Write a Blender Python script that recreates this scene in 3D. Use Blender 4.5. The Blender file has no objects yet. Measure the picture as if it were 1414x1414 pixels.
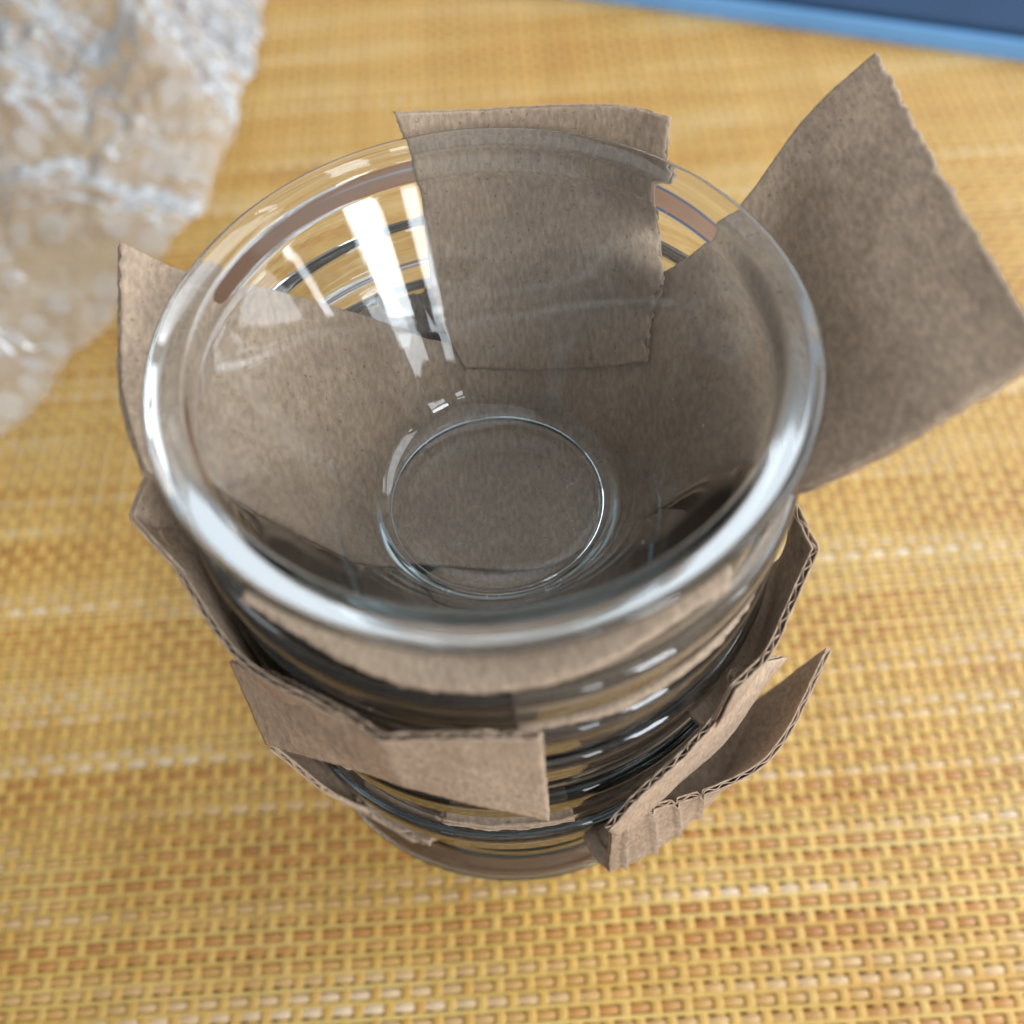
import bpy, math, random
from mathutils import Vector, Matrix, noise

# ---------------------------------------------------------------- scale, camera, world, lamps
MM = 0.001                      # all sizes below are written in millimetres
RIM = 147.0                     # height of the topmost rim above the placemat
sc = bpy.context.scene
col = sc.collection

cam_data = bpy.data.cameras.new('camera')
cam = bpy.data.objects.new('camera', cam_data)
col.objects.link(cam)
sc.camera = cam
cam_data.sensor_width = 36.0
cam_data.lens = 36.0
cam_data.clip_start = 0.005
cam_data.clip_end = 20.0
PITCH, ROLL = math.radians(57.2), math.radians(-4.8)
fwd = Vector((0, math.cos(PITCH), -math.sin(PITCH)))
rt = Vector((1, 0, 0)); up = rt.cross(fwd)
r2 = math.cos(ROLL)*rt + math.sin(ROLL)*up
u2 = r2.cross(fwd)
cam.matrix_world = Matrix.Translation(Vector((2.31, -94.02, RIM+103.1))*MM) @ Matrix((r2, u2, -fwd)).transposed().to_4x4()
cam_data.dof.use_dof = True
cam_data.dof.focus_distance = 0.168
cam_data.dof.aperture_fstop = 36.0/3.7

world = bpy.data.worlds.new('World'); sc.world = world
world.use_nodes = True
bg = world.node_tree.nodes['Background']
bg.inputs[0].default_value = (0.86, 0.93, 1.0, 1)
bg.inputs[1].default_value = 0.34

def area_lamp(name, azimuth, elevation, dist, w, h, radiance, color=(0.87, 0.94, 1.0)):
    """A daylight window pane, or an added area light for wall and ceiling bounce: azimuth in degrees to the right of the camera side."""
    ld = bpy.data.lights.new(name, 'AREA'); ld.shape = 'RECTANGLE'
    ld.size = w; ld.size_y = h
    ld.energy = radiance*math.pi*w*h
    ld.color = color
    o = bpy.data.objects.new(name, ld); col.objects.link(o)
    a, e = math.radians(azimuth), math.radians(elevation)
    d = Vector((math.sin(a)*math.cos(e), -math.cos(a)*math.cos(e), math.sin(e)))
    o.location = d*dist + Vector((0, 0, 0.12))
    o.rotation_euler = d.to_track_quat('Z', 'Y').to_euler()
    return o
area_lamp('side_window_lamp', 41, 22, 1.6, 0.33, 0.95, 18)
area_lamp('side_window_lamp', 22, 20, 1.6, 0.15, 0.70, 9)
area_lamp('side_window_lamp', 72, 22, 1.6, 0.08, 0.75, 12)
area_lamp('right_window_lamp', 104, 30, 1.05, 0.82, 0.82, 4.7)
area_lamp('back_window_lamp', 143, 20, 1.8, 0.8, 1.1, 1.35)
area_lamp('back_wall_bounce_lamp', 184, 24, 1.9, 1.4, 1.4, 0.6)  # no lamp there: added area light for the glow of a pale back wall
area_lamp('ceiling_bounce_lamp', 60, 80, 1.8, 1.6, 1.6, 0.7)  # no fixture overhead: added fill for light bounced off the ceiling

vs = sc.view_settings
vs.view_transform = 'Standard'; vs.look = 'None'; vs.exposure = 0.12; vs.gamma = 1.0
vs.use_curve_mapping = False
cy = sc.cycles
cy.max_bounces = 24; cy.transmission_bounces = 22; cy.glossy_bounces = 8
cy.diffuse_bounces = 3; cy.transparent_max_bounces = 24
cy.sample_clamp_indirect = 8.0
cy.use_denoising = True
cy.use_adaptive_sampling = True; cy.adaptive_threshold = 0.025
cy.blur_glossy = 0.6

# ---------------------------------------------------------------- helpers
def tag(o, label, cat, group=None):
    o['label'] = label; o['category'] = cat
    if group: o['group'] = group
    return o

def empty(name, loc=(0, 0, 0)):
    o = bpy.data.objects.new(name, None); col.objects.link(o)
    o.location = Vector(loc)*MM; o.empty_display_size = 0.01
    return o

def mesh_from(name, verts, faces, smooth=True):
    me = bpy.data.meshes.new(name)
    me.from_pydata([tuple(c*MM for c in v) for v in verts], [], faces)
    if smooth: me.polygons.foreach_set('use_smooth', [True]*len(faces))
    me.update()
    return me

def add(name, me, mat, parent=None, loc=None):
    o = bpy.data.objects.new(name, me); col.objects.link(o)
    if mat and not me.materials: me.materials.append(mat)
    if parent: o.parent = parent
    if loc is not None: o.location = Vector(loc)*MM
    return o

def new_mat(name):
    m = bpy.data.materials.new(name); m.use_nodes = True
    nt = m.node_tree
    return m, nt, nt.nodes['Principled BSDF']

def node(nt, kind, **kw):
    n = nt.nodes.new(kind)
    for k, v in kw.items(): setattr(n, k, v)
    return n

def ramp(nt, stops, interp='LINEAR'):
    n = nt.nodes.new('ShaderNodeValToRGB'); cr = n.color_ramp; cr.interpolation = interp
    while len(cr.elements) < len(stops): cr.elements.new(0.5)
    for e, (p, c) in zip(cr.elements, stops):
        e.position = p; e.color = (*c, 1)
    return n

# ---------------------------------------------------------------- materials
def glass_material():
    m, nt, b = new_mat('clear_glass')
    b.inputs['Base Color'].default_value = (0.995, 0.998, 0.998, 1)
    b.inputs['Transmission Weight'].default_value = 1.0
    b.inputs['Roughness'].default_value = 0.0
    b.inputs['IOR'].default_value = 1.5
    va = node(nt, 'ShaderNodeVolumeAbsorption')          # faint grey-green body tint of pressed soda-lime glass
    va.inputs['Color'].default_value = (0.78, 0.85, 0.87, 1); va.inputs['Density'].default_value = 60.0
    nt.links.new(va.outputs[0], nt.nodes['Material Output'].inputs['Volume'])
    return m

def kraft_material(name, base, seed):
    m, nt, b = new_mat(name)
    L = nt.links
    tc = node(nt, 'ShaderNodeTexCoord')
    mp = node(nt, 'ShaderNodeMapping'); mp.inputs['Scale'].default_value = (1, 1, 1)
    mp.inputs['Location'].default_value = (seed, seed*1.7, seed*0.3)
    L.new(tc.outputs['Object'], mp.inputs['Vector'])
    fib = node(nt, 'ShaderNodeTexNoise'); fib.inputs['Scale'].default_value = 1500; fib.inputs['Detail'].default_value = 3
    st = node(nt, 'ShaderNodeMapping'); st.inputs['Scale'].default_value = (1, 0.4, 0.4); st.inputs['Rotation'].default_value = (0.3, 0.2, 1.1)
    L.new(mp.outputs[0], st.inputs['Vector']); L.new(st.outputs[0], fib.inputs['Vector'])
    blot = node(nt, 'ShaderNodeTexNoise'); blot.inputs['Scale'].default_value = 120; blot.inputs['Detail'].default_value = 5
    L.new(mp.outputs[0], blot.inputs['Vector'])
    spk = node(nt, 'ShaderNodeTexNoise'); spk.inputs['Scale'].default_value = 1700; spk.inputs['Detail'].default_value = 1
    L.new(mp.outputs[0], spk.inputs['Vector'])
    rf = ramp(nt, [(0.28, tuple(c*0.76 for c in base)), (0.72, tuple(min(1, c*1.2) for c in base))])
    L.new(fib.outputs['Fac'], rf.inputs[0])
    rb = ramp(nt, [(0.3, (0.92, 0.91, 0.90)), (0.7, (1.05, 1.05, 1.05))])
    L.new(blot.outputs['Fac'], rb.inputs[0])
    mul = node(nt, 'ShaderNodeMix', data_type='RGBA', blend_type='MULTIPLY'); mul.inputs[0].default_value = 1
    L.new(rf.outputs[0], mul.inputs[6]); L.new(rb.outputs[0], mul.inputs[7])
    sc2 = node(nt, 'ShaderNodeTexNoise'); sc2.inputs['Scale'].default_value = 38; sc2.inputs['Detail'].default_value = 6; sc2.inputs['Roughness'].default_value = 0.65
    L.new(mp.outputs[0], sc2.inputs['Vector'])
    rc = ramp(nt, [(0.36, (0.86, 0.85, 0.85)), (0.5, (1, 1, 1)), (0.68, (1.08, 1.08, 1.07))]); L.new(sc2.outputs['Fac'], rc.inputs[0])
    mul0 = node(nt, 'ShaderNodeMix', data_type='RGBA', blend_type='MULTIPLY'); mul0.inputs[0].default_value = 1
    L.new(mul.outputs[2], mul0.inputs[6]); L.new(rc.outputs[0], mul0.inputs[7]); mul = mul0
    rs = ramp(nt, [(0.24, (0.55, 0.52, 0.5)), (0.33, (1, 1, 1))])
    L.new(spk.outputs['Fac'], rs.inputs[0])
    mul2 = node(nt, 'ShaderNodeMix', data_type='RGBA', blend_type='MULTIPLY'); mul2.inputs[0].default_value = 1
    L.new(mul.outputs[2], mul2.inputs[6]); L.new(rs.outputs[0], mul2.inputs[7])
    L.new(mul2.outputs[2], b.inputs['Base Color'])
    b.inputs['Roughness'].default_value = 0.75
    b.inputs['Specular IOR Level'].default_value = 0.25
    bp = node(nt, 'ShaderNodeBump'); bp.inputs['Strength'].default_value = 0.35; bp.inputs['Distance'].default_value = 0.00025
    L.new(fib.outputs['Fac'], bp.inputs['Height']); L.new(bp.outputs[0], b.inputs['Normal'])
    return m

def strand_material(name, stops, axis):
    """Melange vinyl yarn: tint drifts along the strand and from strand to strand."""
    m, nt, b = new_mat(name); L = nt.links
    tc = node(nt, 'ShaderNodeTexCoord'); oi = node(nt, 'ShaderNodeObjectInfo')
    sep = node(nt, 'ShaderNodeSeparateXYZ'); L.new(tc.outputs['Object'], sep.inputs[0])
    k = node(nt, 'ShaderNodeMath', operation='MULTIPLY_ADD'); k.inputs[1].default_value = 0.9
    sl = node(nt, 'ShaderNodeSeparateXYZ'); L.new(oi.outputs['Location'], sl.inputs[0])
    kb = node(nt, 'ShaderNodeMath', operation='MULTIPLY'); kb.inputs[1].default_value = 105.0
    L.new(sl.outputs[1-axis], kb.inputs[0]); L.new(oi.outputs['Random'], k.inputs[0]); L.new(kb.outputs[0], k.inputs[2])
    cmb = node(nt, 'ShaderNodeCombineXYZ')
    sx = node(nt, 'ShaderNodeMath', operation='MULTIPLY'); sx.inputs[1].default_value = 9.0
    L.new(sep.outputs[axis], sx.inputs[0]); L.new(sx.outputs[0], cmb.inputs[0]); L.new(k.outputs[0], cmb.inputs[1])
    n1 = node(nt, 'ShaderNodeTexNoise'); n1.inputs['Scale'].default_value = 1.0; n1.inputs['Detail'].default_value = 2
    L.new(cmb.outputs[0], n1.inputs['Vector'])
    mixr = node(nt, 'ShaderNodeMath', operation='MULTIPLY_ADD'); mixr.inputs[1].default_value = 0.32
    L.new(oi.outputs['Random'], mixr.inputs[0])
    sub = node(nt, 'ShaderNodeMath', operation='MULTIPLY_ADD'); sub.inputs[1].default_value = 1.9; sub.inputs[2].default_value = -0.62
    L.new(n1.outputs['Fac'], sub.inputs[0]); L.new(sub.outputs[0], mixr.inputs[2])
    cr = ramp(nt, stops); L.new(mixr.outputs[0], cr.inputs[0])
    fine = node(nt, 'ShaderNodeTexNoise'); fine.inputs['Scale'].default_value = 700; fine.inputs['Detail'].default_value = 2
    mp = node(nt, 'ShaderNodeMapping'); mp.inputs['Scale'].default_value = (0.12, 1, 1) if axis == 0 else (1, 0.12, 1)
    L.new(tc.outputs['Object'], mp.inputs[0]); L.new(mp.outputs[0], fine.inputs['Vector'])
    rr = ramp(nt, [(0.3, (0.86, 0.86, 0.86)), (0.7, (1.1, 1.1, 1.1))]); L.new(fine.outputs['Fac'], rr.inputs[0])
    mul = node(nt, 'ShaderNodeMix', data_type='RGBA', blend_type='MULTIPLY'); mul.inputs[0].default_value = 1
    L.new(cr.outputs[0], mul.inputs[6]); L.new(rr.outputs[0], mul.inputs[7]); L.new(mul.outputs[2], b.inputs['Base Color'])
    b.inputs['Roughness'].default_value = 0.40
    b.inputs['Specular IOR Level'].default_value = 0.75
    return m

def plain_material(name, base, rough=0.5, noise_scale=60, amount=0.12):
    m, nt, b = new_mat(name); L = nt.links
    tc = node(nt, 'ShaderNodeTexCoord')
    n1 = node(nt, 'ShaderNodeTexNoise'); n1.inputs['Scale'].default_value = noise_scale; n1.inputs['Detail'].default_value = 4
    L.new(tc.outputs['Object'], n1.inputs['Vector'])
    cr = ramp(nt, [(0.3, tuple(c*(1-amount) for c in base)), (0.7, tuple(min(1, c*(1+amount)) for c in base))])
    L.new(n1.outputs['Fac'], cr.inputs[0]); L.new(cr.outputs[0], b.inputs['Base Color'])
    b.inputs['Roughness'].default_value = rough
    return m

def film_material():
    m, nt, b = new_mat('clear_plastic_film'); L = nt.links
    out = nt.nodes['Material Output']; nt.nodes.remove(b)
    tr = node(nt, 'ShaderNodeBsdfTransparent'); tr.inputs[0].default_value = (0.98, 0.98, 0.99, 1)
    gl = node(nt, 'ShaderNodeBsdfGlossy'); gl.inputs['Roughness'].default_value = 0.33
    di = node(nt, 'ShaderNodeBsdfTranslucent'); di.inputs[0].default_value = (0.85, 0.87, 0.9, 1)
    d2 = node(nt, 'ShaderNodeBsdfDiffuse'); d2.inputs[0].default_value = (0.85, 0.87, 0.9, 1)
    ma = node(nt, 'ShaderNodeMixShader'); ma.inputs[0].default_value = 0.5
    L.new(di.outputs[0], ma.inputs[1]); L.new(d2.outputs[0], ma.inputs[2])
    m1 = node(nt, 'ShaderNodeMixShader'); m1.inputs[0].default_value = 0.30
    L.new(tr.outputs[0], m1.inputs[1]); L.new(ma.outputs[0], m1.inputs[2])
    fr = node(nt, 'ShaderNodeFresnel'); fr.inputs[0].default_value = 1.25
    m2 = node(nt, 'ShaderNodeMixShader')
    L.new(fr.outputs[0], m2.inputs[0]); L.new(m1.outputs[0], m2.inputs[1]); L.new(gl.outputs[0], m2.inputs[2])
    L.new(m2.outputs[0], out.inputs['Surface'])
    return m

M_GLASS = glass_material()
KRAFT = (0.46, 0.335, 0.237)
M_KRAFT = kraft_material('kraft_liner', KRAFT, 3.1)
M_FLUTE = kraft_material('kraft_fluting', tuple(c*0.95 for c in KRAFT), 8.4)
M_WARP = strand_material('warp_vinyl', [(0.0, (0.56, 0.28, 0.05)), (0.35, (0.62, 0.345, 0.068)), (0.7, (0.64, 0.39, 0.095)), (1.0, (0.60, 0.315, 0.07))], 1)
M_WEFT = strand_material('weft_vinyl', [(0.0, (0.38, 0.14, 0.028)), (0.3, (0.50, 0.215, 0.045)), (0.55, (0.57, 0.31, 0.085)), (0.8, (0.70, 0.48, 0.26)), (1.0, (0.78, 0.60, 0.42))], 0)
M_BIND = strand_material('binder_vinyl', [(0.0, (0.60, 0.32, 0.06)), (0.5, (0.68, 0.44, 0.11)), (1.0, (0.78, 0.57, 0.21))], 0)
M_TABLE = plain_material('table_wood', (0.26, 0.105, 0.03), 0.6, 20)
M_LINT = plain_material('paper_lint', (0.62, 0.54, 0.45), 0.8, 400, 0.2)
M_FILM = film_material()
M_BLUE = plain_material('blue_card', (0.008, 0.040, 0.105), 0.75, 30, 0.08)
M_BLUE_EDGE = plain_material('pale_blue_card', (0.17, 0.42, 0.80), 0.4, 30, 0.06)

# ---------------------------------------------------------------- table and woven placemat
tv = [(-900, -700, -0.95), (900, -700, -0.95), (900, 1100, -0.95), (-900, 1100, -0.95), (-900, -700, -25), (900, -700, -25), (900, 1100, -25), (-900, 1100, -25)]
table = add('table_top', mesh_from('table_top', tv, [(0, 1, 2, 3), (7, 6, 5, 4), (0, 4, 5, 1), (1, 5, 6, 2), (2, 6, 7, 3), (3, 7, 4, 0)], False), M_TABLE)
table['kind'] = 'structure'

PW, PF = 3.45, 3.35                    # warp and weft pitch
X0, X1, Y0, Y1 = -240.0, 262.0, -122.0, 385.0
NWARP, NWEFT = int((X1-X0)/PW), int((Y1-Y0)/PF)
mat_root = empty('placemat', (0, 0, 0))
mat_root.rotation_euler.z = math.radians(-1.0)
tag(mat_root, 'yellow and brown woven vinyl placemat under the stack of bowls', 'placemat')
MATZ = -0.45                           # strands lie just below z = 0, crests touch it
def strand_mesh(name, length, start, pitch, phase, half_w, half_t, amp, along_x):
    verts, faces = [], []
    per = 4
    n = int(length/pitch*per)+1
    sec = [(-1, 0), (-0.62, 0.86), (0.0, 1.0), (0.62, 0.86), (1, 0), (0, -0.9)]
    for i in range(n):
        s = start + i*pitch/per
        z = amp*math.cos(math.pi*(s-start)/pitch + phase)
        wob = 0.22*math.sin(s/41.0+phase)+0.12*math.sin(s/17.0)
        for (a, b) in sec:
            q = a*half_w + wob
            verts.append((s, q, z+b*half_t) if along_x else (q, s, z+b*half_t))
    k = len(sec)
    for i in range(n-1):
        for j in range(k):
            a, b = i*k+j, i*k+(j+1) % k
            f = (a, b, b+k, a+k)
            faces.append(f if not along_x else f[::-1])
    return mesh_from(name, verts, faces)
warp_meshes = [strand_mesh('warp_strand', Y1-Y0, Y0, PF, ph, 1.24, 0.22, 0.22, False) for ph in (0, math.pi)]
weft_meshes = [strand_mesh('weft_strand', X1-X0, X0, PW, ph, 1.04, 0.22, 0.22, True) for ph in (math.pi, 0)]
bind_mesh = strand_mesh('binder_strand', X1-X0, X0, PW, 0, 0.50, 0.15, 0.02, True)
bind_mesh.materials.append(M_BIND)
for me in warp_meshes: me.materials.append(M_WARP)
for me in weft_meshes: me.materials.append(M_WEFT)
for i in range(NWARP):
    add('warp_strand', warp_meshes[i % 2], None, mat_root, (X0+i*PW, 0, MATZ))
for j in range(NWEFT):
    add('weft_strand', weft_meshes[j % 2], None, mat_root, (0, Y0+j*PF, MATZ))

for j in range(NWEFT-1):
    add('binder_strand', bind_mesh, None, mat_root, (0, Y0+(j+0.5)*PF, MATZ+0.17))

# ---------------------------------------------------------------- glass bowls
PROFILE = [(0, 0.7), (14.0, 0.65), (17.7, 0.6), (18.15, 0.12), (18.7, 0.02), (19.5, 0.6), (20.6, 2.2), (24.6, 9.0), (29.5, 17.4), (34.4, 25.7), (37.4, 31.0), (39.85, 35.3), (40.3, 35.85),
           (41.3, 36.55), (42.4, 37.35), (43.35, 38.05), (44.15, 38.95), (44.85, 39.8), (45.0, 40.4), (44.8, 40.8), (44.3, 41.0), (42.8, 41.0), (41.7, 40.99), (40.3, 40.97), (39.8, 40.7),
           (39.6, 40.2), (39.5, 38.7), (39.35, 36.9), (38.7, 35.5), (37.3, 33.3), (33.3, 27.3), (28.6, 19.9), (24.0, 12.5), (20.9, 7.6), (19.3, 5.5), (17.4, 4.2), (14.5, 3.5), (9.0, 3.2), (0, 3.15)]
PROFILE_LOWER = [(0, 0.7), (14.0, 0.65), (17.7, 0.6), (18.15, 0.12), (18.7, 0.02), (19.5, 0.5), (20.2, 1.4), (24.6, 7.3), (30.4, 15.4), (36.3, 23.7), (40.4, 29.5), (41.5, 31.4),
           (42.2, 32.3), (43.3, 32.6), (44.2, 33.1), (44.65, 34.0), (44.85, 36.0), (45.0, 38.6), (44.85, 39.9), (44.2, 40.75), (43.4, 41.0), (42.5, 40.75), (41.9, 39.8),
           (41.5, 37.8), (41.0, 35.4), (40.0, 32.9), (38.5, 30.5), (33.0, 23.0), (27.6, 15.6), (22.2, 8.6), (19.6, 5.6), (17.6, 4.2), (14.5, 3.5), (9.0, 3.2), (0, 3.15)]
def smooth_profile(pts, sub=3):
    out = []
    n = len(pts)
    for i in range(n-1):
        p0, p1, p2, p3 = pts[max(i-1, 0)], pts[i], pts[i+1], pts[min(i+2, n-1)]
        for k in range(sub):
            t = k/sub
            def cr(a, b, c, d):
                # centripetal-like cardinal spline, gentle tension keeps straight cone walls straight
                m1, m2 = 0.42*(c-a), 0.42*(d-b)
                l1 = math.hypot(p2[0]-p1[0], p2[1]-p1[1])
                la = math.hypot(p2[0]-p0[0], p2[1]-p0[1]) or 1; lb = math.hypot(p3[0]-p1[0], p3[1]-p1[1]) or 1
                m1, m2 = (c-a)/la*l1*0.9, (d-b)/lb*l1*0.9
                return (2*t**3-3*t**2+1)*b + (t**3-2*t**2+t)*m1 + (-2*t**3+3*t**2)*c + (t**3-t**2)*m2
            out.append((max(0.0, cr(p0[0], p1[0], p2[0], p3[0])), cr(p0[1], p1[1], p2[1], p3[1])))
    out.append(pts[-1])
    return out
def bowl_mesh(profile):
    prof = smooth_profile(profile, 3)
    NS = 160
    verts, faces, rings = [], [], []
    for (r, z) in prof:
        if r < 1e-3:
            rings.append([len(verts)]); verts.append((0, 0, z))
        else:
            rings.append(list(range(len(verts), len(verts)+NS)))
            for k in range(NS):
                a = 2*math.pi*k/NS
                verts.append((r*1.012*math.cos(a), r*1.012*math.sin(a), z))
    for A, B in zip(rings, rings[1:]):
        for k in range(NS):
            k2 = (k+1) % NS
            if len(A) == 1: faces.append((A[0], B[k2], B[k]))
            elif len(B) == 1: faces.append((A[k], A[k2], B[0]))
            else: faces.append((A[k], A[k2], B[k2], B[k]))
    return mesh_from('glass_bowl', verts, faces)
BOWL = bowl_mesh(PROFILE); BOWL.materials.append(M_GLASS)
BOWL_LOWER = bowl_mesh(PROFILE_LOWER); BOWL_LOWER.materials.append(M_GLASS)
BH = 41.0
STACK = [(0.0, 0, 0, 'topmost clear glass bowl, wide open and empty, crowning the stack'),
         (15.5, 0.2, -0.3, 'second glass bowl from the top, lined with brown cardboard under the empty bowl'),
         (29.5, -0.3, -0.2, 'third glass bowl from the top, its dark rim just above the front cardboard strip'),
         (42.0, 0.3, 0.2, 'fourth glass bowl from the top, rim half hidden behind the front cardboard strip'),
         (57.0, 0.1, -0.2, 'fifth glass bowl from the top, dark rim below the right end of the front strip'),
         (78.0, -0.2, 0.2, 'sixth glass bowl from the top, next to last in the stack'),
         (106.0, 0.0, 0.0, 'lowest glass bowl, pale bluish rim, standing on the yellow placemat')]
for off, dx, dy, lab in STACK:
    b = add('glass_bowl', BOWL if off in (0.0, 106.0) else BOWL_LOWER, None, None, (dx, dy, RIM-off-BH))
    b.rotation_euler.z = off*0.37
    tag(b, lab, 'bowl', 'stacked glass bowls')

# paper lint left in the topmost bowl by the packing
def lint():
    rnd = random.Random(11)
    inner = [(r*1.012, z) for r, z in smooth_profile(PROFILE, 3)][::-1]
    V, F = [], []
    def on_wall(t):
        i = min(int(t), len(inner)-2); f = t-i
        return inner[i][0]*(1-f)+inner[i+1][0]*f, inner[i][1]*(1-f)+inner[i+1][1]*f
    wall_n = [k for k, (r, z) in enumerate(inner) if z < 26]
    last = max(k for k in wall_n if k < 40)
    for q in range(150):
        if rnd.random() < 0.55:
            r, z = 18.0*math.sqrt(rnd.random()), 3.25+0.02
            z += 0.0009*r*r
        else:
            r, z = on_wall(rnd.uniform(6, last)); r -= 0.06; z += 0.05
        a = rnd.uniform(0, 2*math.pi); c = Vector((r*math.cos(a), r*math.sin(a), z+0.05))
        ln = rnd.choice((0.10, 0.12, 0.16, 0.2, 0.7)); w = 0.05 if ln > 0.4 else ln*0.7
        d = Vector((math.cos(a*7.3+q), math.sin(a*7.3+q), rnd.uniform(-0.1, 0.3)))*ln; e = Vector((-d.y, d.x, 0)).normalized()*w
        k = len(V)
        bend = Vector((e.x, e.y, 0.06))*(1.2 if ln > 0.4 else 0.2)
        V += [c-d-e*0.5, c-d*0.8+e*0.5, c+bend+e*0.5, c+bend-e*0.5, c+d, c+Vector((0, 0, 0.05))]
        F += [(k, k+1, k+2, k+3), (k+3, k+2, k+4), (k, k+3, k+5), (k+1, k+5, k+2)]
    o = add('paper_lint', mesh_from('paper_lint', V, F, False), M_LINT, None, (0, 0, RIM-BH))
    o['kind'] = 'stuff'; o['label'] = 'tiny pale flecks of paper lint inside the empty top bowl'; o['category'] = 'lint'
lint()

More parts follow.
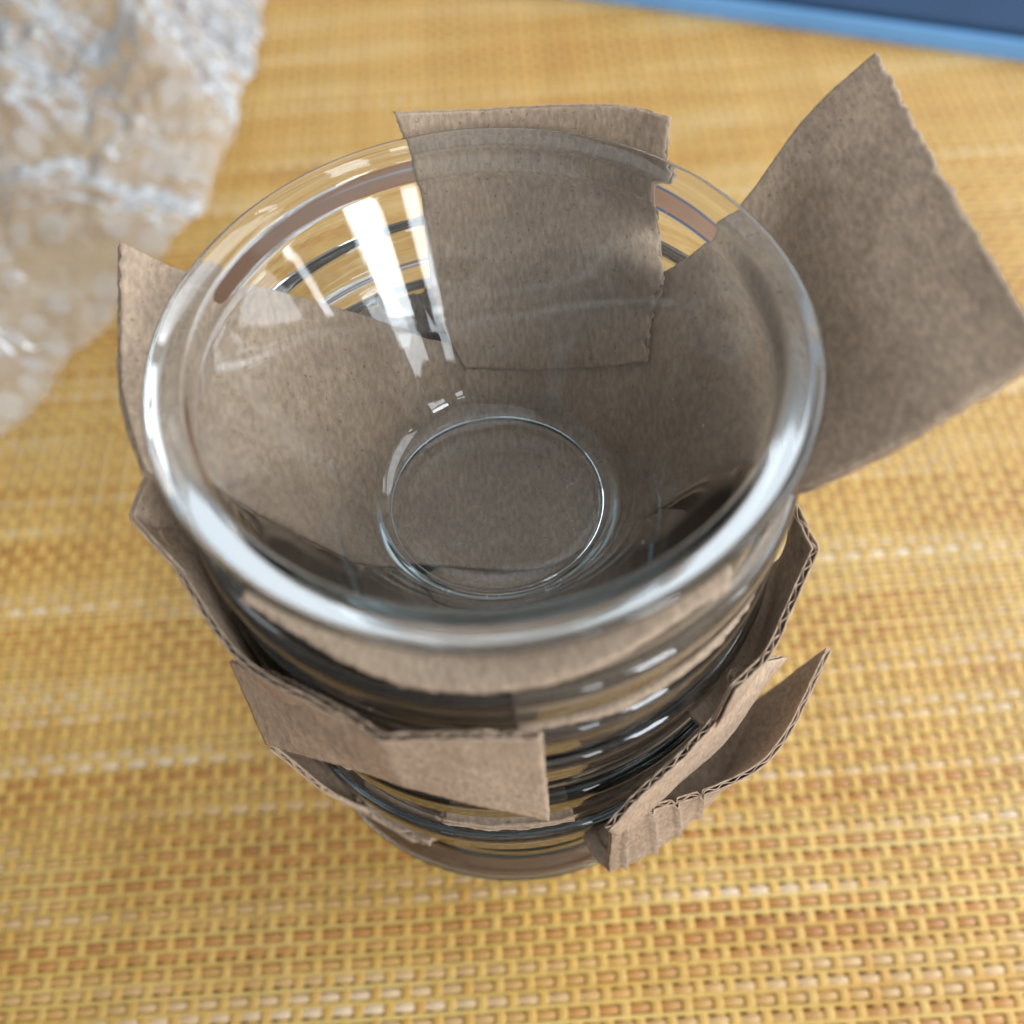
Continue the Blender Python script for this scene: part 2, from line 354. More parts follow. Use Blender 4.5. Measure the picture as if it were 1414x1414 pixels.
# ---------------------------------------------------------------- corrugated cardboard pieces
GRIDS = {
  'back': [[[-4.05,24.96,113.26],[6.05,24.13,112.54],[17.08,20.53,115.7],[27.25,14.53,122.77]],[[-7.97,29.81,122.74],[4.37,30.06,121.9],[17.58,26.36,124.15],[28.11,19.03,128.0]],[[-8.34,34.86,131.18],[5.17,35.3,130.87],[18.03,31.57,132.09],[29.98,22.08,133.53]],[[-8.65,43.75,135.01],[4.77,44.34,135.08],[18.37,40.64,135.85],[30.46,31.76,134.42]],[[-9.96,46.55,143.11],[4.15,47.42,141.74],[18.63,43.8,141.95],[31.09,34.71,143.42]],[[-11.28,47.27,149.48],[3.43,48.48,147.86],[22.9,42.87,150.65],[31.41,37.09,151.84]]],
  'cross': [[[-54.32,28.95,144.0],[-52.38,13.94,143.0],[-51.1,0.98,140.5],[-47.47,-10.34,137.5]],[[-45.74,26.92,139.0],[-45.66,13.09,136.5],[-46.79,0.82,135.5],[-44.44,-11.08,135.0]],[[-33.0,25.5,134.6],[-37.0,12.0,133.02],[-38.0,0.0,131.49],[-36.0,-13.0,131.96]],[[-20.0,28.0,125.39],[-22.0,12.0,109.49],[-23.0,-1.0,106.02],[-23.0,-14.5,113.11]],[[-8.0,28.5,117.21],[-8.0,12.0,100.2],[-8.0,-2.0,100.2],[-9.0,-9.0,100.2]],[[8.0,28.0,116.39],[8.0,12.0,100.2],[8.0,-2.0,100.2],[8.0,-11.0,100.2]],[[22.0,27.0,126.1],[22.0,12.0,109.49],[23.0,0.0,105.98],[22.0,-9.0,107.29]],[[33.0,24.5,134.6],[36.5,12.0,132.21],[37.5,0.0,130.64],[35.0,-13.0,130.36]],[[42.21,29.14,142.0],[45.18,14.68,136.5],[46.44,-2.43,135.2],[39.33,-21.23,135.5]],[[51.46,36.42,150.0],[51.95,17.15,147.33],[52.44,-2.12,146.0],[52.94,-21.39,146.0]],[[62.34,41.58,157.0],[64.14,21.76,155.96],[65.93,1.95,155.62],[67.72,-17.86,156.0]]],
  'front': [[[-8.0,-4.0,98.2],[1.0,-4.0,98.2],[12.0,-4.0,98.2],[24.0,-5.0,106.56]],[[-17.0,-14.5,102.87],[0.0,-18.0,98.2],[14.0,-17.5,102.98],[29.0,-13.0,118.92]],[[-28.0,-22.0,125.43],[-8.0,-31.5,120.14],[12.0,-30.5,120.61],[30.0,-19.5,125.72]],[[-28.68,-23.22,128.6],[-11.4,-35.09,128.6],[9.55,-35.64,128.6],[29.85,-21.69,128.6]],[[-31.24,-25.3,133.1],[-12.42,-38.23,133.1],[9.04,-39.17,133.1],[29.87,-26.9,133.1]],[[-32.94,-27.64,134.1],[-13.29,-40.9,134.1],[8.2,-42.21,134.1],[29.87,-30.93,134.1]],[[-34.11,-29.65,133.8],[-13.22,-43.22,134.2],[7.81,-44.32,134.2],[29.39,-33.81,134.0]]],
  'k2': [[[0.0,-33.0,111.09],[11.29,-31.01,111.09],[22.08,-24.52,111.09],[29.66,-14.47,111.09],[32.82,-3.45,111.09],[32.92,2.3,111.09]],[[0.0,-36.9,115.5],[12.62,-34.67,115.5],[24.69,-27.42,115.5],[33.17,-16.18,115.5],[36.7,-3.86,115.5],[36.81,2.57,115.5]],[[0.0,-38.6,118.8],[13.2,-36.27,118.8],[25.83,-28.69,118.8],[34.69,-16.92,118.8],[38.39,-4.03,118.8],[38.51,2.69,118.8]],[[0.0,-45.2,119.4],[15.6,-42.85,119.8],[30.51,-33.89,120.0],[39.91,-21.22,120.4],[43.85,-10.12,121.2],[43.89,-13.7,122.0]]],
  'lc': [[[-36.88,-1.29,88.5],[-35.64,-9.55,88.5],[-30.59,-20.63,88.5],[-25.17,-26.99,88.5],[-20.63,-30.59,88.5]],[[-41.47,-1.45,93.0],[-40.09,-10.74,93.0],[-34.41,-23.21,93.0],[-28.3,-30.35,93.0],[-23.21,-34.41,93.0]],[[-46.27,-1.62,93.5],[-44.72,-11.98,93.5],[-38.38,-25.89,93.5],[-31.58,-33.86,93.5],[-25.89,-38.38,93.5]],[[-47.17,-1.65,101.0],[-45.59,-12.22,101.0],[-39.13,-26.39,101.0],[-32.19,-34.52,101.0],[-26.39,-39.13,101.0]],[[-48.57,-1.7,114.0],[-46.65,-12.5,114.0],[-38.02,-28.65,114.0],[-28.04,-37.22,114.0],[-18.13,-42.71,115.0]],[[-50.8,-10.4,123.0],[-47.75,-15.56,123.0],[-37.58,-30.61,121.5],[-26.79,-38.46,121.5],[-15.97,-44.9,122.0]]],
  'ls': [[[-36.81,-2.57,103.0],[-36.09,-7.67,103.0],[-34.45,-13.22,103.0]],[[-41.4,-2.89,107.0],[-40.59,-8.63,107.0],[-38.74,-14.87,107.0]],[[-46.29,-3.24,107.4],[-45.39,-9.65,107.4],[-43.32,-16.63,107.4]],[[-48.38,-3.38,117.0],[-48.59,-9.45,115.0],[-45.0,-17.27,114.0]],[[-49.86,-5.17,131.0],[-52.66,-10.46,128.0],[-46.43,-17.66,126.0]]],
  'e': [[[-41.69,-25.71,111.0],[-26.94,-37.08,121.0],[-16.73,-45.37,124.5],[-6.13,-46.76,126.5],[4.1,-47.56,127.0]],[[-41.39,-28.59,101.0],[-27.97,-38.03,111.0],[-16.64,-45.7,116.0],[-6.16,-47.47,115.0],[4.23,-48.7,113.0]],[[-40.3,-32.38,92.0],[-27.77,-39.74,101.0],[-16.14,-46.07,106.5],[-6.12,-48.68,103.0],[4.42,-49.75,96.0]]],
  'f': [[[36.34,-6.41,88.5],[35.09,-11.4,88.5],[33.44,-15.59,88.5],[30.59,-20.63,88.5],[26.99,-25.17,88.5],[23.22,-28.68,88.5]],[[40.87,-7.21,93.0],[39.47,-12.82,93.0],[37.61,-17.54,93.0],[34.41,-23.21,93.0],[30.35,-28.3,93.0],[26.12,-32.25,93.0]],[[46.88,-8.27,93.4],[45.27,-14.71,93.4],[43.14,-20.12,93.4],[39.46,-26.62,93.4],[34.81,-32.46,93.4],[29.96,-36.99,93.4]],[[48.26,-8.51,101.0],[46.6,-15.14,101.0],[44.41,-20.71,101.0],[40.62,-27.4,101.0],[35.84,-33.42,101.0],[30.84,-38.08,101.0]],[[45.51,-9.37,116.0],[48.15,-17.21,114.0],[46.01,-20.57,112.0],[42.03,-26.34,110.0],[38.16,-32.1,109.0],[32.53,-36.37,108.0]]],
  'g1': [[[33.92,-30.94,102.0],[31.05,-37.02,100.0],[24.85,-42.1,98.0],[17.75,-46.71,95.0],[12.42,-50.64,91.0]],[[45.33,-24.9,92.0],[38.0,-31.78,90.0],[29.92,-38.29,86.0],[21.95,-43.89,81.0],[15.03,-47.57,77.0]],[[44.55,-22.7,83.0],[37.77,-31.69,81.0],[29.13,-38.65,79.0],[20.87,-42.78,77.5],[14.59,-44.89,76.0]]],
  'g2': [[[8.93,-35.8,50.0],[15.59,-33.44,50.0],[24.69,-27.42,50.0],[29.85,-21.69,50.0],[34.67,-12.62,50.0]],[[10.04,-40.27,55.5],[17.54,-37.61,55.5],[27.77,-30.84,55.5],[33.57,-24.39,55.5],[39.0,-14.19,55.5]],[[11.25,-45.12,56.5],[19.65,-42.14,56.5],[31.11,-34.56,56.5],[37.62,-27.33,56.5],[43.7,-15.9,56.5]],[[14.08,-48.82,57.0],[23.24,-45.93,59.0],[34.98,-38.19,61.0],[41.26,-29.98,61.0],[46.59,-20.74,62.0]],[[13.87,-47.98,81.0],[21.18,-45.03,81.0],[33.69,-42.09,81.0],[43.82,-36.82,82.0],[55.82,-20.64,84.0]]],
  'h': [[[-31.96,-18.45,49.0],[-26.99,-25.17,49.0],[-21.16,-30.23,49.0],[-13.82,-34.21,49.0]],[[-35.07,-20.25,52.5],[-29.62,-27.62,52.5],[-23.23,-33.18,52.5],[-15.17,-37.55,52.5]],[[-40.18,-23.2,58.0],[-32.91,-30.69,56.0],[-23.98,-34.24,53.0],[-15.28,-37.83,51.0]],[[-41.4,-23.9,63.0],[-34.08,-31.78,59.0],[-24.89,-35.55,54.5],[-15.81,-39.13,52.0]],[[-42.7,-29.39,83.0],[-36.75,-32.47,69.0],[-30.86,-34.17,57.0],[-21.75,-39.04,51.0]]],
  'h2': [[[-25.18,-24.31,50.19],[-21.55,-27.58,50.19],[-17.5,-30.31,50.19],[-13.68,-32.22,50.19]],[[-26.54,-25.63,51.0],[-22.72,-29.08,51.0],[-18.45,-31.96,51.0],[-14.42,-33.97,51.0]],[[-30.21,-29.18,55.5],[-25.86,-33.1,55.5],[-21.0,-36.37,55.5],[-16.41,-38.66,55.5]],[[-33.23,-32.09,57.8],[-28.44,-36.41,57.8],[-23.1,-40.01,57.8],[-18.05,-42.53,57.8]]],
  'bp': [[[-10.26,-28.19,41.69],[-4.18,-29.71,41.69],[2.09,-29.93,41.69],[9.27,-28.53,41.69]],[[-12.31,-33.83,51.89],[-5.01,-35.65,51.89],[2.51,-35.91,51.89],[11.12,-34.24,51.89]],[[-12.62,-34.67,49.0],[-5.14,-36.54,49.0],[2.57,-36.81,49.0],[11.4,-35.09,49.0]],[[-13.48,-37.02,53.0],[-5.48,-39.02,53.0],[2.75,-39.3,53.0],[12.18,-37.47,53.0]]],
  'gc': [[[-10.82,-33.29,73.19],[-4.87,-34.66,73.19],[1.22,-34.98,73.19],[6.68,-34.36,73.19]],[[-11.4,-35.09,70.5],[-5.14,-36.54,70.5],[1.29,-36.88,70.5],[7.04,-36.22,70.5]],[[-12.67,-38.99,76.0],[-5.71,-40.6,76.0],[1.43,-40.98,76.0],[7.82,-40.25,76.0]],[[-13.78,-42.42,76.8],[-6.21,-44.17,76.8],[1.56,-44.57,76.8],[8.51,-43.78,76.8]],[[-14.15,-43.56,77.4],[-6.37,-45.35,77.4],[1.6,-45.77,77.4],[8.74,-44.96,77.4]]],
  'lin3': [[[-1.0,-0.0,85.9],[-0.87,-0.5,85.9],[-0.5,-0.87,85.9],[0.0,-1.0,85.9],[0.5,-0.87,85.9],[0.87,-0.5,85.9],[1.0,0.0,85.9],[0.87,0.5,85.9],[0.5,0.87,85.9],[0.0,1.0,85.9],[-0.5,0.87,85.9],[-0.87,0.5,85.9],[-1.0,0.0,85.9]],[[-12.0,-0.0,85.9],[-10.39,-6.0,85.9],[-6.0,-10.39,85.9],[0.0,-12.0,85.9],[6.0,-10.39,85.9],[10.39,-6.0,85.9],[12.0,0.0,85.9],[10.39,6.0,85.9],[6.0,10.39,85.9],[0.0,12.0,85.9],[-6.0,10.39,85.9],[-10.39,6.0,85.9],[-12.0,0.0,85.9]],[[-20.5,-0.0,87.43],[-17.75,-10.25,87.43],[-10.25,-17.75,87.43],[0.0,-20.5,87.43],[10.25,-17.75,87.43],[17.75,-10.25,87.43],[20.5,0.0,87.43],[17.75,10.25,87.43],[10.25,17.75,87.43],[0.0,20.5,87.43],[-10.25,17.75,87.43],[-17.75,10.25,87.43],[-20.5,0.0,87.43]],[[-26.0,-0.0,96.78],[-22.52,-13.0,96.78],[-13.0,-22.52,96.78],[0.0,-26.0,96.78],[13.0,-22.52,96.78],[22.52,-13.0,96.78],[26.0,0.0,96.78],[22.52,13.0,96.78],[13.0,22.52,96.78],[0.0,26.0,96.78],[-13.0,22.52,96.78],[-22.52,13.0,96.78],[-26.0,0.0,96.78]],[[-31.0,-0.0,105.29],[-26.85,-15.5,105.29],[-15.5,-26.85,105.29],[0.0,-31.0,105.29],[15.5,-26.85,105.29],[26.85,-15.5,105.29],[31.0,0.0,105.29],[26.85,15.5,105.29],[15.5,26.85,105.29],[0.0,31.0,105.29],[-15.5,26.85,105.29],[-26.85,15.5,105.29],[-31.0,0.0,105.29]],[[-36.6,-0.0,116.3],[-31.7,-18.3,116.3],[-18.3,-31.7,116.3],[0.0,-36.6,116.3],[18.3,-31.7,116.3],[31.7,-18.3,116.3],[36.6,0.0,116.3],[31.7,18.3,116.3],[18.3,31.7,116.3],[0.0,36.6,116.3],[-18.3,31.7,116.3],[-31.7,18.3,116.3],[-36.6,0.0,116.3]],[[-36.9,-0.0,117.3],[-31.96,-18.45,117.3],[-18.45,-31.96,117.3],[0.0,-36.9,117.3],[18.45,-31.96,117.3],[31.96,-18.45,117.3],[36.9,0.0,117.3],[31.96,18.45,117.3],[18.45,31.96,117.3],[0.0,40.5,122.0],[-20.25,35.07,122.0],[-35.07,20.25,122.0],[-36.9,0.0,117.3]]],
  'lin4': [[[-1.0,-0.0,71.9],[-0.87,-0.5,71.9],[-0.5,-0.87,71.9],[0.0,-1.0,71.9],[0.5,-0.87,71.9],[0.87,-0.5,71.9],[1.0,0.0,71.9],[0.87,0.5,71.9],[0.5,0.87,71.9],[0.0,1.0,71.9],[-0.5,0.87,71.9],[-0.87,0.5,71.9],[-1.0,0.0,71.9]],[[-12.0,-0.0,71.9],[-10.39,-6.0,71.9],[-6.0,-10.39,71.9],[0.0,-12.0,71.9],[6.0,-10.39,71.9],[10.39,-6.0,71.9],[12.0,0.0,71.9],[10.39,6.0,71.9],[6.0,10.39,71.9],[0.0,12.0,71.9],[-6.0,10.39,71.9],[-10.39,6.0,71.9],[-12.0,0.0,71.9]],[[-20.5,-0.0,73.43],[-17.75,-10.25,73.43],[-10.25,-17.75,73.43],[0.0,-20.5,73.43],[10.25,-17.75,73.43],[17.75,-10.25,73.43],[20.5,0.0,73.43],[17.75,10.25,73.43],[10.25,17.75,73.43],[0.0,20.5,73.43],[-10.25,17.75,73.43],[-17.75,10.25,73.43],[-20.5,0.0,73.43]],[[-26.0,-0.0,82.78],[-22.52,-13.0,82.78],[-13.0,-22.52,82.78],[0.0,-26.0,82.78],[13.0,-22.52,82.78],[22.52,-13.0,82.78],[26.0,0.0,82.78],[22.52,13.0,82.78],[13.0,22.52,82.78],[0.0,26.0,82.78],[-13.0,22.52,82.78],[-22.52,13.0,82.78],[-26.0,0.0,82.78]],[[-31.0,-0.0,91.29],[-26.85,-15.5,91.29],[-15.5,-26.85,91.29],[0.0,-31.0,91.29],[15.5,-26.85,91.29],[26.85,-15.5,91.29],[31.0,0.0,91.29],[26.85,15.5,91.29],[15.5,26.85,91.29],[0.0,31.0,91.29],[-15.5,26.85,91.29],[-26.85,15.5,91.29],[-31.0,0.0,91.29]],[[-36.6,-0.0,103.8],[-31.7,-18.3,103.8],[-18.3,-31.7,103.8],[0.0,-36.6,103.8],[18.3,-31.7,103.8],[31.7,-18.3,103.8],[36.6,0.0,103.8],[31.7,18.3,103.8],[18.3,31.7,103.8],[0.0,36.6,103.8],[-18.3,31.7,103.8],[-31.7,18.3,103.8],[-36.6,0.0,103.8]],[[-36.9,-0.0,104.8],[-31.96,-18.45,104.8],[-18.45,-31.96,104.8],[0.0,-36.9,104.8],[18.45,-31.96,104.8],[31.96,-18.45,104.8],[36.9,0.0,104.8],[31.96,18.45,104.8],[18.45,31.96,104.8],[0.0,40.5,109.5],[-20.25,35.07,109.5],[-35.07,20.25,109.5],[-36.9,0.0,104.8]]],
  'lin5': [[[-1.0,-0.0,59.4],[-0.87,-0.5,59.4],[-0.5,-0.87,59.4],[0.0,-1.0,59.4],[0.5,-0.87,59.4],[0.87,-0.5,59.4],[1.0,0.0,59.4],[0.87,0.5,59.4],[0.5,0.87,59.4],[0.0,1.0,59.4],[-0.5,0.87,59.4],[-0.87,0.5,59.4],[-1.0,0.0,59.4]],[[-12.0,-0.0,59.4],[-10.39,-6.0,59.4],[-6.0,-10.39,59.4],[0.0,-12.0,59.4],[6.0,-10.39,59.4],[10.39,-6.0,59.4],[12.0,0.0,59.4],[10.39,6.0,59.4],[6.0,10.39,59.4],[0.0,12.0,59.4],[-6.0,10.39,59.4],[-10.39,6.0,59.4],[-12.0,0.0,59.4]],[[-20.5,-0.0,60.93],[-17.75,-10.25,60.93],[-10.25,-17.75,60.93],[0.0,-20.5,60.93],[10.25,-17.75,60.93],[17.75,-10.25,60.93],[20.5,0.0,60.93],[17.75,10.25,60.93],[10.25,17.75,60.93],[0.0,20.5,60.93],[-10.25,17.75,60.93],[-17.75,10.25,60.93],[-20.5,0.0,60.93]],[[-26.0,-0.0,70.28],[-22.52,-13.0,70.28],[-13.0,-22.52,70.28],[0.0,-26.0,70.28],[13.0,-22.52,70.28],[22.52,-13.0,70.28],[26.0,0.0,70.28],[22.52,13.0,70.28],[13.0,22.52,70.28],[0.0,26.0,70.28],[-13.0,22.52,70.28],[-22.52,13.0,70.28],[-26.0,0.0,70.28]],[[-31.0,-0.0,78.79],[-26.85,-15.5,78.79],[-15.5,-26.85,78.79],[0.0,-31.0,78.79],[15.5,-26.85,78.79],[26.85,-15.5,78.79],[31.0,0.0,78.79],[26.85,15.5,78.79],[15.5,26.85,78.79],[0.0,31.0,78.79],[-15.5,26.85,78.79],[-26.85,15.5,78.79],[-31.0,0.0,78.79]],[[-36.6,-0.0,88.8],[-31.7,-18.3,88.8],[-18.3,-31.7,88.8],[0.0,-36.6,88.8],[18.3,-31.7,88.8],[31.7,-18.3,88.8],[36.6,0.0,88.8],[31.7,18.3,88.8],[18.3,31.7,88.8],[0.0,36.6,88.8],[-18.3,31.7,88.8],[-31.7,18.3,88.8],[-36.6,0.0,88.8]]],
  'lin6': [[[-1.0,-0.0,44.4],[-0.87,-0.5,44.4],[-0.5,-0.87,44.4],[0.0,-1.0,44.4],[0.5,-0.87,44.4],[0.87,-0.5,44.4],[1.0,0.0,44.4],[0.87,0.5,44.4],[0.5,0.87,44.4],[0.0,1.0,44.4],[-0.5,0.87,44.4],[-0.87,0.5,44.4],[-1.0,0.0,44.4]],[[-12.0,-0.0,44.4],[-10.39,-6.0,44.4],[-6.0,-10.39,44.4],[0.0,-12.0,44.4],[6.0,-10.39,44.4],[10.39,-6.0,44.4],[12.0,0.0,44.4],[10.39,6.0,44.4],[6.0,10.39,44.4],[0.0,12.0,44.4],[-6.0,10.39,44.4],[-10.39,6.0,44.4],[-12.0,0.0,44.4]],[[-20.5,-0.0,45.93],[-17.75,-10.25,45.93],[-10.25,-17.75,45.93],[0.0,-20.5,45.93],[10.25,-17.75,45.93],[17.75,-10.25,45.93],[20.5,0.0,45.93],[17.75,10.25,45.93],[10.25,17.75,45.93],[0.0,20.5,45.93],[-10.25,17.75,45.93],[-17.75,10.25,45.93],[-20.5,0.0,45.93]],[[-26.0,-0.0,55.28],[-22.52,-13.0,55.28],[-13.0,-22.52,55.28],[0.0,-26.0,55.28],[13.0,-22.52,55.28],[22.52,-13.0,55.28],[26.0,0.0,55.28],[22.52,13.0,55.28],[13.0,22.52,55.28],[0.0,26.0,55.28],[-13.0,22.52,55.28],[-22.52,13.0,55.28],[-26.0,0.0,55.28]],[[-31.0,-0.0,63.79],[-26.85,-15.5,63.79],[-15.5,-26.85,63.79],[0.0,-31.0,63.79],[15.5,-26.85,63.79],[26.85,-15.5,63.79],[31.0,0.0,63.79],[26.85,15.5,63.79],[15.5,26.85,63.79],[0.0,31.0,63.79],[-15.5,26.85,63.79],[-26.85,15.5,63.79],[-31.0,0.0,63.79]],[[-36.6,-0.0,67.8],[-31.7,-18.3,67.8],[-18.3,-31.7,67.8],[0.0,-36.6,67.8],[18.3,-31.7,67.8],[31.7,-18.3,67.8],[36.6,0.0,67.8],[31.7,18.3,67.8],[18.3,31.7,67.8],[0.0,36.6,67.8],[-18.3,31.7,67.8],[-31.7,18.3,67.8],[-36.6,0.0,67.8]]],
  'lin7': [[[-1.0,-0.0,22.5],[-0.87,-0.5,22.5],[-0.5,-0.87,22.5],[0.0,-1.0,22.5],[0.5,-0.87,22.5],[0.87,-0.5,22.5],[1.0,0.0,22.5],[0.87,0.5,22.5],[0.5,0.87,22.5],[0.0,1.0,22.5],[-0.5,0.87,22.5],[-0.87,0.5,22.5],[-1.0,0.0,22.5]],[[-12.0,-0.0,22.5],[-10.39,-6.0,22.5],[-6.0,-10.39,22.5],[0.0,-12.0,22.5],[6.0,-10.39,22.5],[10.39,-6.0,22.5],[12.0,0.0,22.5],[10.39,6.0,22.5],[6.0,10.39,22.5],[0.0,12.0,22.5],[-6.0,10.39,22.5],[-10.39,6.0,22.5],[-12.0,0.0,22.5]],[[-20.5,-0.0,24.03],[-17.75,-10.25,24.03],[-10.25,-17.75,24.03],[0.0,-20.5,24.03],[10.25,-17.75,24.03],[17.75,-10.25,24.03],[20.5,0.0,24.03],[17.75,10.25,24.03],[10.25,17.75,24.03],[0.0,20.5,24.03],[-10.25,17.75,24.03],[-17.75,10.25,24.03],[-20.5,0.0,24.03]],[[-26.0,-0.0,33.38],[-22.52,-13.0,33.38],[-13.0,-22.52,33.38],[0.0,-26.0,33.38],[13.0,-22.52,33.38],[22.52,-13.0,33.38],[26.0,0.0,33.38],[22.52,13.0,33.38],[13.0,22.52,33.38],[0.0,26.0,33.38],[-13.0,22.52,33.38],[-22.52,13.0,33.38],[-26.0,0.0,33.38]],[[-31.0,-0.0,41.89],[-26.85,-15.5,41.89],[-15.5,-26.85,41.89],[0.0,-31.0,41.89],[15.5,-26.85,41.89],[26.85,-15.5,41.89],[31.0,0.0,41.89],[26.85,15.5,41.89],[15.5,26.85,41.89],[0.0,31.0,41.89],[-15.5,26.85,41.89],[-26.85,15.5,41.89],[-31.0,0.0,41.89]],[[-36.6,-0.0,39.8],[-31.7,-18.3,39.8],[-18.3,-31.7,39.8],[0.0,-36.6,39.8],[18.3,-31.7,39.8],[31.7,-18.3,39.8],[36.6,0.0,39.8],[31.7,18.3,39.8],[18.3,31.7,39.8],[0.0,36.6,39.8],[-18.3,31.7,39.8],[-31.7,18.3,39.8],[-36.6,0.0,39.8]]],
  'wrap': [[[-82.77,367.9,9.0],[-108.77,382.2,35.0],[-138.77,398.7,27.0],[-177.77,420.15,39.0],[-222.77,444.9,19.0]],[[-82.69,312.45,7.0],[-108.69,326.75,25.0],[-138.69,343.25,43.0],[-177.69,364.7,31.0],[-222.69,389.45,17.0]],[[-88.56,255.64,11.0],[-114.56,269.94,39.0],[-144.56,286.44,23.0],[-183.56,307.89,45.0],[-228.56,332.64,21.0]],[[-96.11,204.86,8.0],[-122.11,219.16,21.0],[-152.11,235.66,39.0],[-191.11,257.11,29.0],[-236.11,281.86,15.0]],[[-109.61,170.01,13.0],[-135.61,184.31,35.0],[-165.61,200.81,31.0],[-204.61,222.26,41.0],[-249.61,247.01,21.0]],[[-127.19,146.43,7.0],[-153.19,160.73,29.0],[-183.19,177.23,41.0],[-222.19,198.68,23.0],[-267.19,223.43,15.0]],[[-140.71,115.16,10.0],[-166.71,129.46,35.0],[-196.71,145.96,21.0],[-235.71,167.41,35.0],[-280.71,192.16,17.0]],[[-156.66,84.16,8.0],[-182.66,98.46,23.0],[-212.66,114.96,31.0],[-251.66,136.41,25.0],[-296.66,161.16,13.0]]],
}

def cat(p0, p1, p2, p3, t):
    return 0.5*((2*p1) + (p2-p0)*t + (2*p0-5*p1+4*p2-p3)*t*t + (3*p1-p0-3*p2+p3)*t*t*t)
class Patch:
    def __init__(self, grid, sharp_rows=(), sharp_cols=()):
        self.g = [[Vector(p) for p in row] for row in grid]
        self.R, self.C = len(grid), len(grid[0])
        g = self.g
        self.lu = sum((g[i+1][self.C//2]-g[i][self.C//2]).length for i in range(self.R-1))
        self.lv = sum((g[self.R//2][j+1]-g[self.R//2][j]).length for j in range(self.C-1))
        # arc-length tables so samples spread evenly
        self.su = self.table([(g[i+1][self.C//2]-g[i][self.C//2]).length for i in range(self.R-1)])
        self.sv = self.table([(g[self.R//2][j+1]-g[self.R//2][j]).length for j in range(self.C-1)])
        self.sr, self.scs = set(sharp_rows), set(sharp_cols)
    @staticmethod
    def table(lens):
        t = [0.0]
        for l in lens: t.append(t[-1]+l)
        return [x/t[-1] for x in t]
    @staticmethod
    def locate(tab, a):
        n = len(tab)-1
        i = 0
        while i < n-1 and a > tab[i+1]: i += 1
        return i, (a-tab[i])/(tab[i+1]-tab[i])
    def line(self, pts, i, t, sharp):
        n = len(pts)
        p1, p2 = pts[i], pts[i+1]
        p0 = pts[i-1] if i > 0 and i not in sharp else 2*p1-p2
        p3 = pts[i+2] if i+2 < n and (i+1) not in sharp else 2*p2-p1
        return cat(p0, p1, p2, p3, t)
    def __call__(self, a, b):
        i, t = self.locate(self.su, a)
        j, s = self.locate(self.sv, b)
        rows = range(self.R)
        pts = [self.line(self.g[r], j, s, self.scs) for r in (max(i-1, 0), i, i+1, min(i+2, self.R-1))]
        p0 = pts[0] if i > 0 and i not in self.sr else 2*pts[1]-pts[2]
        p3 = pts[3] if i+2 < self.R and (i+1) not in self.sr else 2*pts[2]-pts[1]
        return cat(p0, pts[1], pts[2], p3, t)

def rag_noise(x, seed):
    return 0.55*noise.noise((x*0.35, seed, 0)) + 0.3*noise.noise((x*1.1, seed+9, 0)) + 0.25*noise.noise((x*2.7, seed+21, 0))

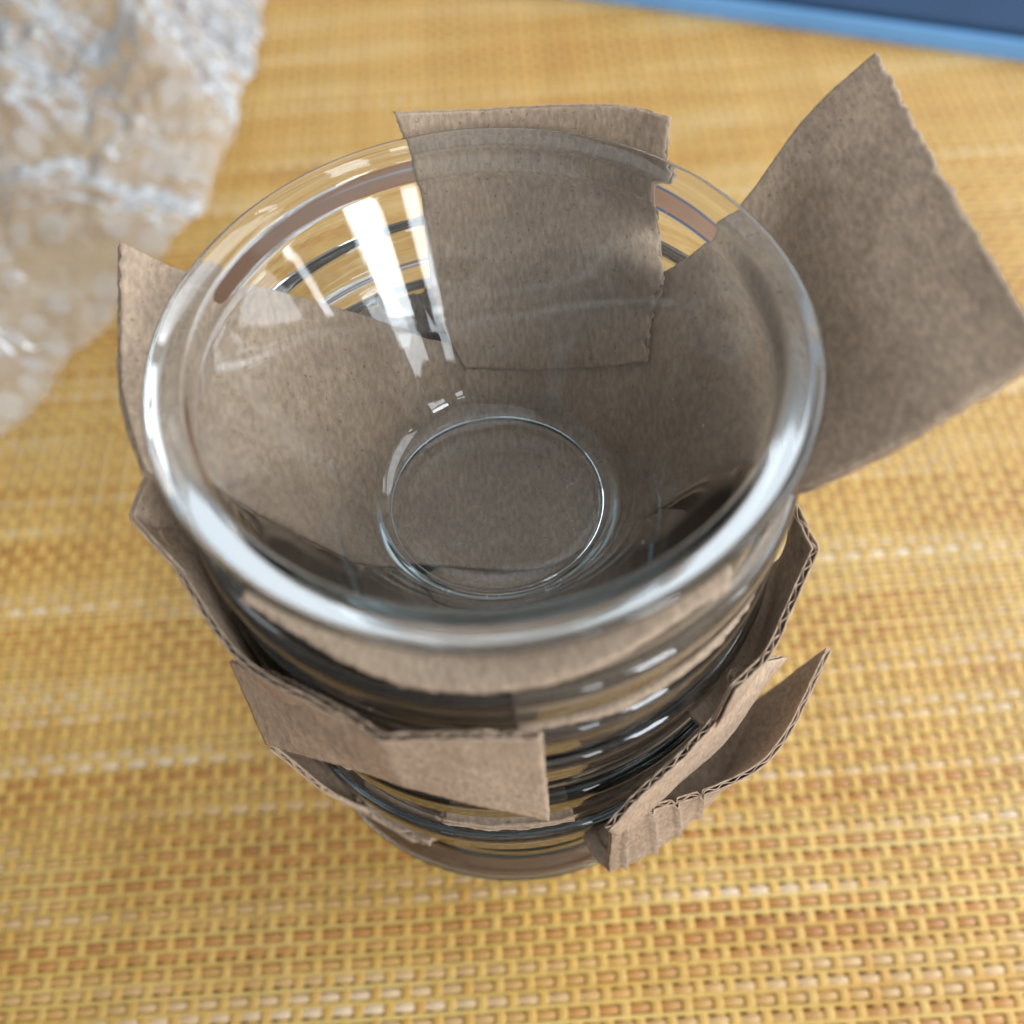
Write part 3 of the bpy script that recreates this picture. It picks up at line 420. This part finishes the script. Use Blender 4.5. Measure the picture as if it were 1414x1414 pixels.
def cardboard(key, label, rag=(0, 0, 0, 0), flute_axis='v', th=1.25, seed=1, wrinkle=0.18, creases=(), sharp_rows=(), sharp_cols=(), step=0.66):
    """rag = ragged depth in mm at the a=0, a=1, b=0, b=1 edges; flute_axis = direction the wave runs along."""
    pa = Patch(GRIDS[key], sharp_rows, sharp_cols)
    root = empty('cardboard_piece', pa(0.5, 0.5))
    org = pa(0.5, 0.5)
    tag(root, label, 'cardboard', 'cardboard scraps packed between the bowls')
    def surf(na, nb, offset, sd):
        """offset(a_mm, b_mm) -> mm along the normal"""
        P = [[None]*(nb+1) for _ in range(na+1)]
        AB = {}
        for i in range(na+1):
            for j in range(nb+1):
                a, b = i/na, j/nb
                la, lb = a*pa.lu, b*pa.lv
                a0 = rag[0]*(0.5+rag_noise(lb, sd))/pa.lu; a1 = rag[1]*(0.5+rag_noise(lb, sd+3))/pa.lu
                b0 = rag[2]*(0.5+rag_noise(la, sd+5))/pa.lv; b1 = rag[3]*(0.5+rag_noise(la, sd+7))/pa.lv
                aa = a0+(1-a0-a1)*a; bb = b0+(1-b0-b1)*b
                AB[i, j] = (aa*pa.lu, bb*pa.lv)
                P[i][j] = pa(min(max(aa, -0.02), 1.02), min(max(bb, -0.02), 1.02))
        V = []
        for i in range(na+1):
            for j in range(nb+1):
                du = P[min(i+1, na)][j]-P[max(i-1, 0)][j]
                dv = P[i][min(j+1, nb)]-P[i][max(j-1, 0)]
                n = du.cross(dv)
                n = n.normalized() if n.length > 1e-9 else Vector((0, 0, 1))
                a, b = AB[i, j]
                w = wrinkle*(noise.noise((a*0.11+seed, b*0.11, 0.3))*1.4 + 0.5*noise.noise((a*0.35, b*0.35+seed, 2.3)))
                for (c0, dep, wid) in creases:
                    x = b-c0*pa.lv - 0.5*noise.noise((a*0.5, c0*40, 0))
                    w -= dep*math.exp(-(x/wid)**2)
                V.append(P[i][j] - org + n*(w+offset(a, b)))
        F = [(i*(nb+1)+j, (i+1)*(nb+1)+j, (i+1)*(nb+1)+j+1, i*(nb+1)+j+1) for i in range(na) for j in range(nb)]
        return V, F
    na, nb = max(8, int(pa.lu/step)), max(8, int(pa.lv/step))
    for k, s in ((0, 1), (1, -1)):
        V, F = surf(na, nb, lambda a, b: s*(th/2-0.14)+0.022*math.sin(2*math.pi*(b if flute_axis == 'v' else a)/3.1), seed*10+k*4)
        o = add('liner_sheet', mesh_from('liner_sheet', V, F), M_KRAFT, root)
        md = o.modifiers.new('thickness', 'SOLIDIFY'); md.thickness = 0.26*MM; md.offset = 0
    lam = 3.1
    if flute_axis == 'v': fa, fb = max(6, int(pa.lu/2.2)), max(12, int(pa.lv/lam*7))
    else: fa, fb = max(12, int(pa.lu/lam*7)), max(6, int(pa.lv/2.2))
    amp = th/2-0.32
    V, F = surf(fa, fb, lambda a, b: amp*math.sin(2*math.pi*(b if flute_axis == 'v' else a)/lam), seed*10+2)
    o = add('fluting', mesh_from('fluting', V, F), M_FLUTE, root)
    md = o.modifiers.new('thickness', 'SOLIDIFY'); md.thickness = 0.18*MM; md.offset = 0
    return root

cardboard('cross', 'large brown cardboard strip under the empty bowl, its broad flap sticking out at the right', (0.5, 1.2, 0.4, 0.4), 'v', 1.2, 1)
cardboard('back', 'upright cardboard piece with straight top edge behind the empty bowl', (0.3, 0.4, 0.6, 1.6), 'v', 1.0, 2)
cardboard('front', 'cardboard flap with torn edge seen through the front wall of the empty bowl', (0.3, 0.9, 0.5, 0.6), 'v', 1.1, 3)
cardboard('k2', 'curved tan cardboard lining showing between second and third rims at the right', (0, 0.8, 0.3, 0.3), 'v', 1.1, 4)
cardboard('lc', 'dark shaded cardboard collar along the left side below the second bowl', (0, 0.3, 0.3, 0.3), 'v', 1.1, 5)
cardboard('ls', 'small dark pointed cardboard tab at the left under the empty bowl', (0, 0.3, 0.3, 0.3), 'v', 0.9, 6, sharp_cols=(1,))
cardboard('e', 'bent cardboard strip with torn top edge across the front of the stack', (1.3, 0.2, 0.4, 0.7), 'v', 1.3, 7, sharp_cols=(2,))
cardboard('f', 'black shaded cardboard collar with pale torn edge at the right of the stack', (0, 1.0, 0.3, 0.3), 'v', 1.3, 8, sharp_cols=(1,))
cardboard('g1', 'narrow cardboard strip with torn corrugated edge at the lower right, beside the dark rims', (1.5, 0.3, 0.3, 0.3), 'v', 1.2, 9)
cardboard('g2', 'curved cardboard flap with dark inside, pointed tip and cracked pale front at the lower right', (0, 0.5, 0.3, 0.2), 'v', 1.1, 10, creases=((0.07, 1.0, 0.28), (0.19, 1.0, 0.28), (0.30, 1.1, 0.30), (0.40, 0.9, 0.28)), sharp_rows=(3,), step=0.5)
cardboard('h', 'dark cardboard collar above the lowest bowl at the lower left', (0, 0.3, 0.3, 0.5), 'v', 1.1, 12)
cardboard('h2', 'small torn cardboard scrap inside the lowest rim at the lower left', (0, 2.0, 0.5, 0.5), 'v', 1.2, 13)
cardboard('bp', 'pale cardboard lining with ragged edge inside the lowest bowl at the front', (0, 1.8, 0.5, 0.5), 'v', 1.1, 14)
cardboard('gc', 'thin tan cardboard band between fifth and sixth rims at the front', (0, 0.8, 0.3, 0.3), 'v', 1.0, 15)

for key, lab in (('lin3', 'third'), ('lin4', 'fourth'), ('lin5', 'fifth'), ('lin6', 'sixth'), ('lin7', 'lowest')):  # cups added to block light through the glass and darken the lower rims
    cardboard(key, 'added cardboard cup inside the %s glass bowl, blocking light, mostly hidden by bowls above' % lab, (0.4, 1.0, 0, 0), 'v', 1.0, 20+int(key[3]), step=2.0)

# ---------------------------------------------------------------- bubble wrap
def bubble_wrap():
    pa = Patch(GRIDS['wrap'])
    org = pa(0.5, 0.0); org.z = 0
    root = empty('bubble_wrap', org)
    tag(root, 'crumpled sheet of clear bubble wrap lying at the upper left of the placemat', 'bubble wrap')
    na, nb = 170, 120
    def pt(a, b):
        p = pa(a, b)
        e = 5*noise.noise((a*11, 3.3, b*2))*(1-b)
        d = 12*noise.noise((a*9, b*7, 1.0)) + 8*abs(noise.noise((a*23, b*17, 4.0))) + 3.4*noise.noise((a*70, b*55, 7.0))
        q = p+Vector((e*1.4, e*0.8, d*min(1, 0.3+3*b)))
        q.z = max(q.z, 1.0)
        return q
    V = [pt(i/na, j/nb)-org for i in range(na+1) for j in range(nb+1)]
    F = [(i*(nb+1)+j, (i+1)*(nb+1)+j, (i+1)*(nb+1)+j+1, i*(nb+1)+j+1) for i in range(na) for j in range(nb)]
    o = add('film_sheet', mesh_from('film_sheet', V, F), M_FILM, root)
    dv, df = [], []
    NS, RINGS = 12, [(5.0, 0.0), (4.7, 1.6), (3.6, 2.9), (2.0, 3.5)]
    for r, z in RINGS:
        for k in range(NS): dv.append((r*math.cos(2*math.pi*k/NS), r*math.sin(2*math.pi*k/NS), z))
    dv.append((0, 0, 2.4))
    for i in range(len(RINGS)-1):
        for k in range(NS):
            k2 = (k+1) % NS
            df.append((i*NS+k, i*NS+k2, (i+1)*NS+k2, (i+1)*NS+k))
    for k in range(NS): df.append(((len(RINGS)-1)*NS+k, (len(RINGS)-1)*NS+(k+1) % NS, len(dv)-1))
    dome = mesh_from('bubble', dv, df); dome.materials.append(M_FILM)
    rnd = random.Random(5)
    rows = int(pa.lu/10.4); cols = int(pa.lv/9.4)
    n = 0
    for i in range(rows):
        for j in range(cols):
            a = (i+0.5+(0.5 if j % 2 else 0)+rnd.uniform(-0.14, 0.14))/rows; b = (j+0.6+rnd.uniform(-0.14, 0.14))/cols
            if a > 0.985 or b > 0.62 or n >= 290 or rnd.random() < 0.3: continue
            p = pt(a, b)
            du = pt(min(a+0.01, 1), b)-pt(max(a-0.01, 0), b); dvv = pt(a, min(b+0.015, 1))-pt(a, max(b-0.015, 0))
            nn = du.cross(dvv).normalized()
            if nn.z < 0: nn = -nn
            d = add('bubble', dome, None, root)
            s = rnd.uniform(0.55, 1.1)
            d.matrix_local = Matrix.Translation((p-org)*MM) @ nn.to_track_quat('Z', 'Y').to_matrix().to_4x4() @ Matrix.Diagonal((s, s, s*rnd.uniform(0.03, 0.4), 1))
            n += 1
bubble_wrap()

# ---------------------------------------------------------------- blue box at the back
def rounded_box(x0, x1, y0, y1, z0, z1, r, seg=4):
    """box with rounded vertical corners and a small top chamfer"""
    loop = []
    for cx, cyy, a0 in ((x1-r, y1-r, 0), (x0+r, y1-r, 90), (x0+r, y0+r, 180), (x1-r, y0+r, 270)):
        for k in range(seg+1):
            a = math.radians(a0+90*k/seg); loop.append((cx+r*math.cos(a), cyy+r*math.sin(a)))
    n = len(loop); c = 0.8
    mx, my = (x0+x1)/2, (y0+y1)/2
    def inset(p, d): 
        v = Vector((p[0]-mx, p[1]-my)); return (p[0]-d*math.copysign(1, v.x), p[1]-d*math.copysign(1, v.y))
    V = [(p[0], p[1], z0) for p in loop]+[(p[0], p[1], z1-c) for p in loop]+[(*inset(p, c), z1) for p in loop]
    F = [tuple(range(n-1, -1, -1)), tuple(range(2*n, 3*n))]
    for l in range(2):
        for k in range(n): F.append((l*n+k, l*n+(k+1) % n, (l+1)*n+(k+1) % n, (l+1)*n+k))
    return V, F
blue = empty('blue_box', (64, 318, 0))
ang = math.atan2(245.3-305.6, 209.2-62.1)
blue.rotation_euler.z = ang
tag(blue, 'flat blue box with paler blue front edge at the upper right back', 'box')
V, F = rounded_box(-60, 260, 0, 150, 0.2, 8, 5)
add('edge_band', mesh_from('edge_band', V, F, False), M_BLUE_EDGE, blue)
V, F = rounded_box(-58, 258, 1.5, 148.5, 8.05, 11, 4)
add('lid_panel', mesh_from('lid_panel', V, F, False), M_BLUE, blue)
